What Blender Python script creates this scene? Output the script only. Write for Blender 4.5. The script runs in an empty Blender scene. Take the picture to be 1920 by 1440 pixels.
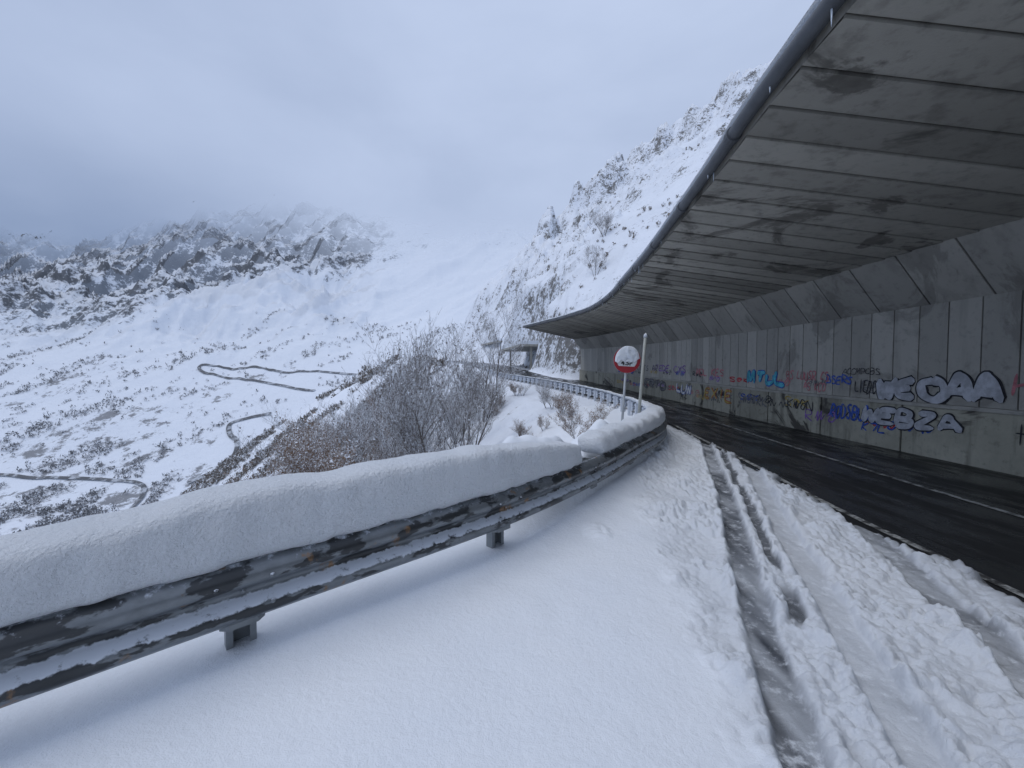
import bpy, math, random
import numpy as np
from mathutils import Vector, Matrix
random.seed(3)
rng = np.random.default_rng(5)
scene = bpy.context.scene
COL = scene.collection

# ------------------------------------------------------------------ numpy noise
def _h(ix, iy, s):
    n = (ix * 374761393 + iy * 668265263 + s * 144269504) & 0xffffffff
    n = ((n ^ (n >> 13)) * 1274126177) & 0xffffffff
    n = n ^ (n >> 16)
    return n / 4294967295.0
def vn(x, y, s=0):
    x = np.asarray(x, float); y = np.asarray(y, float)
    xf = np.floor(x); yf = np.floor(y)
    ix = xf.astype(np.int64); iy = yf.astype(np.int64)
    u = x - xf; v = y - yf
    u = u*u*u*(u*(u*6-15)+10); v = v*v*v*(v*(v*6-15)+10)
    a = _h(ix, iy, s); b = _h(ix+1, iy, s); c = _h(ix, iy+1, s); d = _h(ix+1, iy+1, s)
    return ((a*(1-u)+b*u)*(1-v)+(c*(1-u)+d*u)*v)*2-1
def fbm(x, y, o=5, s=0, g=.5):
    x = np.asarray(x, float); y = np.asarray(y, float)
    t = 0; a = 1; n = 0
    for i in range(o):
        t = t + a*vn(x, y, s+i*17); n += a; a *= g
        x, y = 1.6*x-1.2*y+3.1, 1.2*x+1.6*y+7.7
    return t/n
def ridged(x, y, o=5, s=0, g=.5):
    x = np.asarray(x, float); y = np.asarray(y, float)
    t = 0; a = 1; n = 0
    for i in range(o):
        t = t + a*(1-np.abs(vn(x, y, s+i*13))*2); n += a; a *= g
        x, y = 1.6*x-1.2*y+5.1, 1.2*x+1.6*y+2.7
    return t/n
def worley(x, y, s=0):
    x = np.asarray(x, float); y = np.asarray(y, float)
    xf = np.floor(x).astype(np.int64); yf = np.floor(y).astype(np.int64)
    best = np.full(x.shape, 9.0)
    for dx in (-1, 0, 1):
        for dy in (-1, 0, 1):
            px = xf+dx+_h(xf+dx, yf+dy, s); py = yf+dy+_h(xf+dx, yf+dy, s+91)
            best = np.minimum(best, (px-x)**2+(py-y)**2)
    return np.sqrt(best)
def sst(a, b, x):
    t = np.clip((np.asarray(x, float)-a)/(b-a), 0, 1)
    return t*t*(3-2*t)
def herm(xs, ys):
    xs = np.array(xs, float); ys = np.array(ys, float)
    m = np.gradient(ys, xs)
    def f(x):
        x = np.asarray(x, float)
        xc = np.clip(x, xs[0], xs[-1])
        i = np.clip(np.searchsorted(xs, xc)-1, 0, len(xs)-2)
        h = xs[i+1]-xs[i]; t = (xc-xs[i])/h
        r = (2*t**3-3*t**2+1)*ys[i]+(t**3-2*t**2+t)*h*m[i]+(-2*t**3+3*t**2)*ys[i+1]+(t**3-t**2)*h*m[i+1]
        r = r+np.where(x < xs[0], (x-xs[0])*m[0], 0)+np.where(x > xs[-1], (x-xs[-1])*m[-1], 0)
        return r
    return f

# ------------------------------------------------------------------ plan curves (metres)
RAIL = herm([-10, 0, 2.19, 3.53, 4.83, 6.07, 7.6, 9, 11, 13, 16, 20, 26, 33, 38, 50, 70, 100, 118, 130, 160, 200, 300],
            [-14.7, -3.89, -1.52, -.07, 1.01, 1.85, 2.85, 3.45, 3.95, 4.15, 4.2, 3.9, 2.8, .9, -.8, -3.8, -9.5, -21.5, -30, -37, -60, -100, -205])
ZR = herm([-20, 5, 10, 20, 30, 38, 50, 60, 100, 130, 160, 300], [0, 0, 0.01, .2, .5, .8, 1.6, 2.3, 4.3, 5.8, 7, 8])
WALL = herm([-12, 0, 8, 14, 20, 26, 32, 38], [8.1, 8.1, 8.12, 8.15, 8.1, 7.85, 7.35, 6.6])
EDGE = herm([-12, 1, 3, 4.4, 5.4, 7, 9.2, 12.6, 16.5, 20, 23.5, 27.5, 33], [1.9, 2.3, 2.46, 2.6, 2.76, 2.97, 3.25, 3.58, 3.9, 3.85, 3.25, 2.3, .95])
ASPH = herm([-4, 1.6, 2.82, 4.39, 7.18, 9.6, 12.5, 16, 20], [3.6, 3.6, 3.66, 3.79, 4.2, 4.45, 4.75, 4.8, 4.5])

def nearH(X, Y):
    """ground around the road: platform, drop to the valley side, hill on the other."""
    s = RAIL(Y)-X           # >0 = valley side of guardrail
    zr = ZR(Y)
    drop = .8*np.maximum(0, Y-150)
    left = zr-.05*np.clip(s, 0, 1)-.25*np.clip(s-1, 0, 2)-.70*np.maximum(0, s-3)
    far = sst(14, 60, Y)
    left = left + sst(1.5, 8, s)*(1.2*fbm(X/9, Y/9, 4, 11)+far*4*fbm(X/30, Y/30, 4, 12)) + sst(.8, 2, s)*.22*fbm(X/1.3, Y/1.3, 3, 13)*sst(9, 11, Y) - drop
    hill = .766*X+.4*Y-14-.95*np.maximum(0, Y-118)
    k = sst(30, 60, Y+.4*X)
    rid = ridged(X/20, Y/20, 5, 31)
    blk = np.floor(fbm(X/8, Y/8, 3, 77)*3.0+.5)
    blk2 = np.floor(fbm(X/3.2, Y/3.2, 3, 78)*3.0+.5)
    blk3 = np.floor(fbm(X/4.5, Y/4.5, 3, 79)*2.4+.5)
    hill = hill + k*(3.4*fbm(X/26, Y/30, 5, 21)+2.6*rid-1.2+(.9*blk+.7*blk2)*sst(50, 95, Y)*sst(-20, 0, X)+1.0*blk3*sst(-.1, .3, fbm(X/15, Y/15, 2, 80)))
    for cx, cy, h, w in ((9.5, 108, 5.6, 3.0), (14, 112, 3.4, 4.5), (24, 112, 5.5, 6), (34, 112, 3.5, 7), (46, 112, 3, 6), (60, 112, 5, 5), (50, 84, 3, 5), (19, 88, 2.5, 4)):
        d = np.sqrt((X-cx)**2+((Y-cy)*1.1)**2)
        hill = hill+h*sst(w*1.45, w*.5, d+2.8*fbm(X/2.5, Y/2.5, 4, 55))
    wr = -s
    cutw = 6.0+3.0*sst(41, 36, Y)+3.5*sst(50, 54, Y)*sst(70, 66, Y)-1.5*sst(75, 90, Y)
    t = sst(0, 2.5+15*sst(62, 88, Y), wr-cutw)
    base = zr-drop
    hl = np.where(Y < 90, np.maximum(hill, base), hill)
    hl = np.where((Y >= 90) & (hill < base), base*(1-sst(90, 118, Y))+np.minimum(hill, base)*sst(90, 118, Y), hl)
    right = base*(1-t)+hl*t
    right = right-.14*sst(.3, .7, wr)*sst(cutw, cutw-.3, wr)
    return np.where(s > 0, left, right), s

# ------------------------------------------------------------------ mesh helpers
def setmeta(o, label=None, category=None, kind=None, group=None):
    if label: o["label"] = label
    if category: o["category"] = category
    if kind: o["kind"] = kind
    if group: o["group"] = group
def mkobj(name, me, mat=None, parent=None, smooth=True):
    o = bpy.data.objects.new(name, me)
    COL.objects.link(o)
    if mat is not None and len(me.materials) == 0: me.materials.append(mat)
    if parent is not None: o.parent = parent
    if smooth and len(me.polygons):
        me.polygons.foreach_set("use_smooth", [True]*len(me.polygons))
    return o
def empty(name, loc=(0, 0, 0)):
    o = bpy.data.objects.new(name, None); o.location = loc; COL.objects.link(o); return o
def grid_mesh(name, X, Y, Z, attrs=None, flip=False):
    r, c = X.shape
    v = np.stack([X, Y, Z], -1).reshape(-1, 3)
    i = np.arange(r*c).reshape(r, c)
    f = np.stack([i[:-1, :-1], i[:-1, 1:], i[1:, 1:], i[1:, :-1]], -1).reshape(-1, 4)
    if flip: f = f[:, ::-1]
    me = bpy.data.meshes.new(name)
    me.from_pydata(v.tolist(), [], f.tolist())
    for k, a in (attrs or {}).items():
        at = me.attributes.new(k, 'FLOAT', 'POINT')
        at.data.foreach_set('value', np.ascontiguousarray(np.broadcast_to(a, X.shape), dtype=np.float32).ravel())
    me.update()
    return me
def pymesh(name, v, f):
    me = bpy.data.meshes.new(name); me.from_pydata([tuple(p) for p in v], [], f); me.update(); return me
def tone1(me):
    me.attributes.new("tone", 'FLOAT', 'POINT').data.foreach_set('value', np.ones(len(me.vertices), dtype=np.float32))
    return me
def box(v, f, x0, x1, y0, y1, z0, z1, M=None):
    b = len(v)
    for p in ((x0, y0, z0), (x1, y0, z0), (x1, y1, z0), (x0, y1, z0), (x0, y0, z1), (x1, y0, z1), (x1, y1, z1), (x0, y1, z1)):
        p = Vector(p)
        v.append(M @ p if M else p)
    for q in ((0, 3, 2, 1), (4, 5, 6, 7), (0, 1, 5, 4), (1, 2, 6, 5), (2, 3, 7, 6), (3, 0, 4, 7)):
        f.append(tuple(b+i for i in q))
def tube(v, f, pts, rads, n=8, cap=True):
    pts = [Vector(p) for p in pts]
    b = len(v)
    for i, p in enumerate(pts):
        t = (pts[min(i+1, len(pts)-1)]-pts[max(i-1, 0)]).normalized()
        a = t.cross(Vector((0, 0, 1)))
        if a.length < .1: a = t.cross(Vector((1, 0, 0)))
        a.normalize(); bb = t.cross(a)
        for k in range(n):
            an = 2*math.pi*k/n
            v.append(p+(a*math.cos(an)+bb*math.sin(an))*rads[i])
    for i in range(len(pts)-1):
        for k in range(n):
            f.append((b+i*n+k, b+i*n+(k+1) % n, b+(i+1)*n+(k+1) % n, b+(i+1)*n+k))
    if cap:
        f.append(tuple(b+k for k in range(n))[::-1]); f.append(tuple(b+(len(pts)-1)*n+k for k in range(n)))

# ------------------------------------------------------------------ material helpers
def newmat(name):
    m = bpy.data.materials.new(name); m.use_nodes = True
    nt = m.node_tree; nt.nodes.clear()
    out = nt.nodes.new('ShaderNodeOutputMaterial')
    return m, nt, out
def nd(nt, t, inp=None, **p):
    n = nt.nodes.new(t)
    for k, val in p.items(): setattr(n, k, val)
    for k, val in (inp or {}).items():
        s = n.inputs[k]
        if isinstance(val, bpy.types.NodeSocket): nt.links.new(val, s)
        else: s.default_value = val
    return n
def pos(nt): return nd(nt, 'ShaderNodeNewGeometry').outputs['Position']
def scl(nt, vec, s):
    return nd(nt, 'ShaderNodeVectorMath', {0: vec, 1: s}, operation='MULTIPLY').outputs[0]
def noi(nt, scale, detail=5, rough=.55, vec=None, dist=0):
    return nd(nt, 'ShaderNodeTexNoise', {'Vector': vec or pos(nt), 'Scale': scale, 'Detail': detail, 'Roughness': rough, 'Distortion': dist}).outputs['Fac']
def mr(nt, x, a, b, c=0., d=1., smooth=True):
    return nd(nt, 'ShaderNodeMapRange', {0: x, 1: a, 2: b, 3: c, 4: d}, interpolation_type='SMOOTHSTEP' if smooth else 'LINEAR').outputs[0]
def mth(nt, op, a, b=0.):
    return nd(nt, 'ShaderNodeMath', {0: a, 1: b}, operation=op).outputs[0]
def mixc(nt, f, a, b, mode='MIX'):
    n = nt.nodes.new('ShaderNodeMix'); n.data_type = 'RGBA'; n.blend_type = mode
    for i, val in ((0, f), (6, a), (7, b)):
        if isinstance(val, bpy.types.NodeSocket): nt.links.new(val, n.inputs[i])
        else: n.inputs[i].default_value = val if i == 0 else (*val, 1)
    return n.outputs[2]
def bump(nt, h, strength, dist):
    return nd(nt, 'ShaderNodeBump', {'Height': h, 'Strength': strength, 'Distance': dist}).outputs[0]
def bsdf(nt, out, col, rough=.7, normal=None, spec=.4, metal=0., link=True):
    b = nt.nodes.new('ShaderNodeBsdfPrincipled')
    for k, val in (('Base Color', col), ('Roughness', rough), ('Specular IOR Level', spec), ('Metallic', metal)):
        if isinstance(val, bpy.types.NodeSocket): nt.links.new(val, b.inputs[k])
        else: b.inputs[k].default_value = (*val, 1) if k == 'Base Color' else val
    if normal is not None: nt.links.new(normal, b.inputs['Normal'])
    if link: nt.links.new(b.outputs[0], out.inputs[0])
    return b
def attr(nt, name): return nd(nt, 'ShaderNodeAttribute', attribute_name=name).outputs['Fac']
def nz(nt):
    g = nd(nt, 'ShaderNodeNewGeometry')
    return nd(nt, 'ShaderNodeSeparateXYZ', {0: g.outputs['Normal']}).outputs[2]

def mat_snow():
    m, nt, out = newmat("snow_surface")
    d = attr(nt, "dirt"); rg = attr(nt, "rough")
    n1 = noi(nt, 1.3, 4)
    c = mixc(nt, n1, (.77, .82, .89), (.87, .895, .93))
    n3 = noi(nt, 11, 6, .7)
    dd = mth(nt, 'MULTIPLY', d, mr(nt, n3, .30, .50, .25, 1.))
    c = mixc(nt, dd, c, (.045, .052, .064))
    fine = mth(nt, 'ADD', mth(nt, 'MULTIPLY', noi(nt, 160, 3, .6), .5), noi(nt, 28, 4, .6))
    coarse = noi(nt, 45, 6, .75)
    h = mth(nt, 'ADD', fine, mth(nt, 'MULTIPLY', mth(nt, 'MULTIPLY', coarse, rg), 3.6))
    bsdf(nt, out, c, mr(nt, d, 0., 1., .62, .35), bump(nt, h, .6, .017), .3)
    return m
def mat_cap():
    m, nt, out = newmat("packed_snow")
    c = mixc(nt, noi(nt, 5, 4), (.81, .86, .915), (.89, .91, .94))
    vor = nd(nt, 'ShaderNodeTexVoronoi', {'Vector': pos(nt), 'Scale': 46.}, feature='SMOOTH_F1').outputs['Distance']
    h = mth(nt, 'ADD', mth(nt, 'MULTIPLY', noi(nt, 95, 4, .7), .9), mth(nt, 'ADD', noi(nt, 30, 4, .65), mth(nt, 'MULTIPLY', vor, .6)))
    bsdf(nt, out, c, .62, bump(nt, h, .9, .028), .3)
    return m
def mat_terrain(name, sc, fog, rockcols, speck):
    m, nt, out = newmat(name)
    P = pos(nt)
    r = attr(nt, "rock")
    n = noi(nt, sc, 9, .74)
    nf = noi(nt, sc*6, 5, .7)
    mixn = mth(nt, 'ADD', mth(nt, 'MULTIPLY', n, .55), mth(nt, 'MULTIPLY', nf, .45))
    x = mth(nt, 'ADD', r, mth(nt, 'MULTIPLY', mth(nt, 'SUBTRACT', mixn, .5), 4.2 if fog else 5.2))
    x = mth(nt, 'ADD', x, mth(nt, 'MULTIPLY', mth(nt, 'SUBTRACT', .78, nz(nt)), 1.1 if fog else .35))
    fac = mr(nt, x, .40, .78)
    rc = mixc(nt, noi(nt, sc*3, 5, .7), rockcols[0], rockcols[1])
    c = mixc(nt, fac, (.78, .82, .885), rc)
    sp = attr(nt, "scrub")
    s2 = noi(nt, speck, 6, .75)
    sf = mth(nt, 'MULTIPLY', mr(nt, mth(nt, 'ADD', s2, mth(nt, 'MULTIPLY', sp, .22)), .62, .72), mr(nt, sp, .02, .2))
    c = mixc(nt, mth(nt, 'MULTIPLY', sf, .8), c, (.12, .115, .115))
    b = bsdf(nt, out, c, .85, bump(nt, mixn, .9, 2.0/(sc*20)), .15, link=False)
    if fog:  # cloud and distance haze painted into the surface as transparency by height and depth
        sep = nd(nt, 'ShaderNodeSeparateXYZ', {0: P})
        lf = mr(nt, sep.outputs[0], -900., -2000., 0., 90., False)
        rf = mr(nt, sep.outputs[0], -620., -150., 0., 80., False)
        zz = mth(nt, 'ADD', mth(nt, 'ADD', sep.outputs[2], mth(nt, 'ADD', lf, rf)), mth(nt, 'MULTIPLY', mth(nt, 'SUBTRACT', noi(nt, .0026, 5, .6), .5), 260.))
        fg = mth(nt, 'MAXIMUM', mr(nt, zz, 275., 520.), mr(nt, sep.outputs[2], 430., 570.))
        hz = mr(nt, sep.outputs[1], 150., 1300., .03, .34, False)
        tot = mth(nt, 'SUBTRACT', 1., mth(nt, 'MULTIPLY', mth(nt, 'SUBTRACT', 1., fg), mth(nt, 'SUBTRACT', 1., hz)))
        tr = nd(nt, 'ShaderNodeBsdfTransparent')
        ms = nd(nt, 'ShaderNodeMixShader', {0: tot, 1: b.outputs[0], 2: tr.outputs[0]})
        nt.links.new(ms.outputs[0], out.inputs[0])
    else:
        nt.links.new(b.outputs[0], out.inputs[0])
    return m
def mat_asphalt():
    m, nt, out = newmat("wet_asphalt")
    n = noi(nt, 1.2, 5, vec=scl(nt, pos(nt), (1.5, .35, 1)))
    c = mixc(nt, n, (.007, .007, .008), (.022, .022, .023))
    c = mixc(nt, mth(nt, 'MULTIPLY', mr(nt, noi(nt, 180, 2), .55, .75), .5), c, (.04, .04, .04))
    r = mr(nt, noi(nt, 2.0, 4, vec=scl(nt, pos(nt), (1.5, .4, 1))), .38, .62, .14, .48)
    bsdf(nt, out, c, r, bump(nt, noi(nt, 130, 3, .7), .4, .005), .34)
    return m
def mat_concrete(name, a, b, stain=.6):
    m, nt, out = newmat(name)
    P = pos(nt)
    t = attr(nt, "tone")
    n = noi(nt, .9, 7, .7)
    c = mixc(nt, n, a, b)
    c = mixc(nt, mth(nt, 'MULTIPLY', mr(nt, noi(nt, 7, 5, .7), .5, .75), .45), c, tuple(k*.5 for k in a))
    streak = mr(nt, noi(nt, 1.5, 6, .6, vec=scl(nt, P, (2.2, 2.2, .25))), .5, .68)
    c = mixc(nt, mth(nt, 'MULTIPLY', streak, stain*.55), c, (.07, .066, .056))
    damp = mr(nt, noi(nt, .42, 6, .65, dist=1.2), .56, .62)
    c = mixc(nt, mth(nt, 'MULTIPLY', damp, stain), c, (.055, .05, .043))
    c = mixc(nt, 1., c, nd(nt, 'ShaderNodeCombineXYZ', {0: t, 1: t, 2: t}).outputs[0], 'MULTIPLY')
    bsdf(nt, out, c, mr(nt, n, .3, .7, .5, .85), bump(nt, noi(nt, 40, 5, .7), .35, .012), .35)
    return m
def mat_steel(name="galvanised_steel", fr0=.35):
    m, nt, out = newmat(name)
    n = noi(nt, 7, 6, .65, vec=scl(nt, pos(nt), (1, 1, 2.)))
    c = mixc(nt, n, (.09, .098, .105), (.30, .325, .345))
    blk = mr(nt, noi(nt, 2.6, 6, .6, vec=scl(nt, pos(nt), (1.2, 1.2, 3.5))), .50, .55)
    c = mixc(nt, mth(nt, 'MULTIPLY', blk, .80), c, (.014, .014, .015))
    rust = mr(nt, noi(nt, 5.5, 5, .6, vec=scl(nt, pos(nt), (1, 1, .5))), .60, .67)
    c = mixc(nt, mth(nt, 'MULTIPLY', rust, .75), c, (.28, .16, .075))
    fr = mth(nt, 'ADD', mth(nt, 'SUBTRACT', nz(nt), mth(nt, 'MULTIPLY', attr(nt, "shield"), .5)), mth(nt, 'MULTIPLY', mth(nt, 'SUBTRACT', noi(nt, 16, 6, .7), .5), 1.6))
    f = mr(nt, fr, fr0, fr0+.25)
    c = mixc(nt, f, c, (.58, .62, .68))
    bsdf(nt, out, c, mr(nt, f, 0, 1, .38, .8), bump(nt, noi(nt, 50, 4), .2, .004), .5, mr(nt, f, 0, 1, .45, 0.))
    return m
def mat_simple(name, c1, c2, rough=.6, sc=6., metal=0., frost=0.):
    m, nt, out = newmat(name)
    c = mixc(nt, noi(nt, sc, 4, .6), c1, c2)
    if frost > 0:
        fr = mth(nt, 'ADD', nz(nt), mth(nt, 'MULTIPLY', mth(nt, 'SUBTRACT', noi(nt, sc*3, 3, .7), .5), 1.6))
        c = mixc(nt, mth(nt, 'MULTIPLY', mr(nt, fr, .55-frost, .75-frost), .95), c, (.74, .78, .84))
    bsdf(nt, out, c, rough, None, .4, metal)
    return m
M_snow = mat_snow(); M_cap = mat_cap()
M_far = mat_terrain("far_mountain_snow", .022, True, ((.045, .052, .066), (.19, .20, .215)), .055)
M_near = mat_terrain("hillside_snow_rock", .42, False, ((.055, .056, .06), (.30, .295, .285)), .8)
M_asph = mat_asphalt()
M_ceil = mat_concrete("ceiling_concrete", (.33, .315, .275), (.47, .452, .40), .60)
M_wall = mat_concrete("wall_concrete", (.40, .385, .34), (.55, .53, .475), .34)
M_plinth = mat_concrete("plinth_concrete", (.19, .183, .135), (.66, .635, .52), .9)
M_steel = mat_steel(); M_steelf = mat_steel("frosted_steel", -.45)
M_pipe = mat_simple("gutter_metal", (.055, .058, .064), (.14, .148, .158), .6, 5, .05)
M_twig = mat_simple("frosted_twig", (.12, .10, .09), (.26, .235, .215), .8, 4, 0, .50)
M_brown = mat_simple("brown_twig", (.15, .092, .056), (.29, .195, .13), .8, 3, 0, .26)
M_bark = mat_simple("bark", (.07, .06, .055), (.17, .15, .135), .85, 5, 0, .3)
M_white = mat_simple("white_paint", (.62, .64, .62), (.8, .8, .78), .5, 8)
M_pole = mat_simple("grey_pole", (.36, .38, .39), (.52, .54, .55), .5, 6, .1)
M_red = mat_simple("red_paint", (.26, .010, .016), (.36, .018, .026), .4, 8)
M_black = mat_simple("black_paint", (.012, .012, .014), (.03, .03, .03), .6, 8)
M_ice = mat_simple("ice", (.62, .7, .78), (.8, .85, .9), .15, 20)

# ------------------------------------------------------------------ far mountain
MPROF = herm([0, 150, 230, 300, 350, 400, 450, 500, 600, 700, 850, 1000, 1200, 1400, 1600, 1900],
             [-80, -97, -106, -106, -90, -62, -33, -5, 48, 106, 198, 305, 455, 605, 760, 990])
def farH(X, Y):
    C = X/Y
    lm_ = sst(-.26, -.52, C+.10*fbm(X/200, Y/200, 2, 47))
    amp = sst(560-120*lm_, 1000-150*lm_, Y)
    Ye = Y+sst(540, 950, Y)*(.10*X+.055*Y)
    z = MPROF(Ye)
    z = z+amp*(60*fbm(X/420, Y/520, 3, 3)+(22+40*lm_)*(ridged((X+.5*Y)/200, (Y-.5*X)/430, 4, 5)-.3)+(7+36*lm_)*ridged(X/75, Y/100, 4, 9)+(2+9*lm_)*ridged(X/24, Y/30, 3, 19))
    dg = ridged((X*.75-Y*.66)/55, (X*.66+Y*.75)/520, 3, 23)
    z = z+sst(520, 720, Y)*sst(1100, 800, Y)*(10*dg-4)
    z = z+sst(500, 700, Y)*6*fbm(X/70, Y/70, 4, 14)+sst(340, 420, Y)*sst(-250, -420, X)*7*fbm(X/60, Y/60, 4, 16)+1.0*fbm(X/25, Y/25, 3, 15)
    z = z+amp*15*np.exp(-((C+.62)/.25)**2)*sst(850, 1200, Y)-amp*25*np.exp(-((C+.25)/.25)**2)
    return z
ry = np.geomspace(110, 1540, 430); rc = np.linspace(-1.75, .75, 560)
C, R = np.meshgrid(rc, ry)
X = C*R; Y = R.copy(); Z = farH(X, Y)
gy, gx = np.gradient(Z)
dX = R*(rc[1]-rc[0]); slx = gx/dX
edge_l = 185-150*sst(-.50, -1.10, C)
hm = sst(edge_l-80, edge_l+80, Z+100*fbm((X*.75-Y*.66)/110, (X*.66+Y*.75)/300, 4, 44))
left = .12+.88*sst(-.18, -.48, C+.18*fbm(X/200, Y/200, 3, 45))
rk = hm*left*(.40+.55*ridged((X+.5*Y)/100, (Y-.5*X)/190, 5, 9)+.35*np.clip(np.abs(slx), 0, 1.4))-.08
rk = np.minimum(rk, .50)-.60*(1-hm)
scr = sst(90, -50, Z)*(.15+.9*fbm((X*.75-Y*.66)/40, (X*.66+Y*.75)/160, 4, 40))+.04
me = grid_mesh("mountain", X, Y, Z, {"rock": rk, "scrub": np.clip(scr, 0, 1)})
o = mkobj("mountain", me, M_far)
setmeta(o, "snow covered mountain and valley vanishing into low cloud", "mountain", "structure")

# valley roads draped on the slope
ROADPTS = []
def valley_road(pts, w, label):
    pts = np.array(pts, float); n = len(pts); t = np.arange(n)
    fx = herm(t, pts[:, 0]); fy = herm(t, pts[:, 1])
    tt = np.linspace(0, n-1, 40*n)
    x = fx(tt); y = fy(tt)
    ROADPTS.append(np.stack([x, y], 1)[::8])
    tx = np.gradient(x); ty = np.gradient(y); L = np.hypot(tx, ty); nx = -ty/L; ny = tx/L
    off = np.array([-.5, -.25, 0, .25, .5])*w
    XX = x[:, None]+nx[:, None]*off; YY = y[:, None]+ny[:, None]*off
    me = grid_mesh("valley_road", XX, YY, farH(XX, YY)+1.1, {"tone": np.ones_like(XX)})
    o = mkobj("valley_road", me, M_vroad)
    setmeta(o, label, "road", "structure")
m, nt, out = newmat("valley_asphalt")
c = mixc(nt, noi(nt, .05, 5), (.08, .086, .096), (.15, .157, .168))
c = mixc(nt, mth(nt, 'MULTIPLY', mr(nt, noi(nt, .11, 5, .7), .48, .62), .65), c, (.6, .64, .7))
bsdf(nt, out, c, .7, None, .15); M_vroad = m
valley_road([(-150, 500), (-218, 504), (-289, 511), (-357, 519), (-396, 518), (-404, 510), (-390, 502), (-355, 495), (-302, 485), (-266, 474), (-234, 468)], 3.6, "dark hairpin road crossing the snowy valley slope")
valley_road([(-262, 428), (-284, 420), (-296, 413), (-286, 398), (-272, 388), (-263, 371), (-266, 352), (-279, 336)], 4.2, "dark winding road below the scrub")
valley_road([(-520, 347), (-449, 346), (-417, 343), (-374, 342), (-322, 336), (-304, 322), (-296, 305), (-286, 288), (-291, 266)], 3.4, "dark valley floor road between bare trees")
ROADPTS = np.concatenate(ROADPTS)

# ------------------------------------------------------------------ hillside mesh
ry = np.concatenate([np.linspace(-6, 3, 14)[:-1], np.geomspace(3, 330, 600)])
rc = np.linspace(-1.9, 1.1, 720)
C, R = np.meshgrid(rc, ry)
Rs = np.maximum(R, 0)+4.0
X = C*Rs; Y = R
Z, S = nearH(X, Y)
Z = Z-.16*sst(18, 14, Y)*sst(4.5, 3., S)
gy, gx = np.gradient(Z)
dx = np.abs(np.gradient(X, axis=1)); dy = np.abs(np.gradient(Y, axis=0))
sl = np.hypot(gx/dx, gy/np.maximum(dy, 1e-3))
rk = np.where(S < 0, -.12+.34*sst(.9, 2.4, sl)+.45*sst(30, 60, Y+X)*ridged(X/9, Y/9, 4, 61), -.5+.5*sst(.9, 1.8, sl))
rk = np.where((S < 0) & (sl > 2.2), rk+.10, rk)
rk = np.minimum(rk, .42)
rk = rk*sst(10, 30, Y)-.5*sst(30, 10, Y)
rk = np.where((S < 0) & (S > -6), rk-.6, rk)
rk = np.where((S > 1) & (Y > 9) & (Y < 60), np.maximum(rk, -.08+.5*fbm(X/2.2, Y/2.2, 3, 66)), rk)
scr = np.where(S > 3, .22+.5*fbm(X/18, Y/18, 3, 8), .12)*sst(12, 40, Y)
me = grid_mesh("hillside", X, Y, Z, {"rock": rk, "scrub": np.clip(scr, 0, 1)})
o = mkobj("hillside", me, M_near)
setmeta(o, "steep snowy hillside with dark rock crags", "hillside", "structure")

# ------------------------------------------------------------------ near snow sheet
T1 = herm([.6, 1.59, 2.34, 3.24, 4.47, 6.77, 8.5, 12], [.8, 1.22, 1.52, 1.93, 2.5, 3.48, 4.2, 5.5])
T2 = herm([.6, 1.59, 2.13, 2.79, 3.88, 5.5, 7.18, 12], [1.3, 1.72, 1.96, 2.26, 2.73, 3.5, 4.27, 6.5])
T3 = herm([.6, 1.2, 2.13, 3.0, 4.3, 8], [1.8, 2.2, 2.77, 3.16, 3.75, 5.4])
BR = herm([.6, 1.59, 2.3, 3.2, 4.5, 6.8, 9, 12], [.5, .90, 1.10, 1.30, 1.50, 2.2, 3.3, 3.9])
xs = np.concatenate([np.arange(-9, -.0, .07), np.arange(0, .8, .03), np.arange(.8, 4.8, .0115), np.arange(4.8, 5.6, .03)])
ys = np.concatenate([np.linspace(-4, 1.0, 16)[:-1], np.geomspace(1.0, 17, 520)])
X, Y = np.meshgrid(xs, ys)
H, S = nearH(X, Y)
base = np.where(S > 0, H, ZR(Y))
wr = -S
z = base + .024*fbm(X/1.3, Y/1.3, 3, 70)+.005*fbm(X/.15, Y/.15, 3, 71)
# drift piled up behind the rail
pile = .66*sst(3.9, 4.7, Y)*sst(9.8, 7.5, Y)*np.exp(-((S-.8)/.7)**2)*(1+.5*fbm(X/.7, Y/.7, 3, 72))
z = z+np.where(S > 0, pile, .10*np.exp(-(wr/.25)**2)*sst(3.5, 5, Y))
rough = sst(-.10, .22, X-BR(Y)-.14*fbm(X/.25, Y/.25, 3, 73))*sst(16, 12, Y)
def chunk(sz, seed):
    return np.sqrt(np.clip(1-worley(X/sz+.3*fbm(X/.1, Y/.1, 2, seed), Y/sz, seed)*1.45, 0, 1))
lm = sst(-.45, .3, fbm(X/.35, Y/.35, 3, 74))
lump = (.036*chunk(.09, 5)+.030*chunk(.05, 6)+.055*chunk(.17, 9)*sst(0, .4, fbm(X/.4, Y/.4, 2, 7)))*(.4+.8*lm)
zr_ = z-.042+lump+.026*fbm(X/.3, Y/.3, 3, 75)
z = z*(1-rough)+zr_*rough
dirt = np.zeros_like(z); rg = rough.copy()
w = .05*fbm(X/.2, Y/.2, 3, 76)
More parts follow.
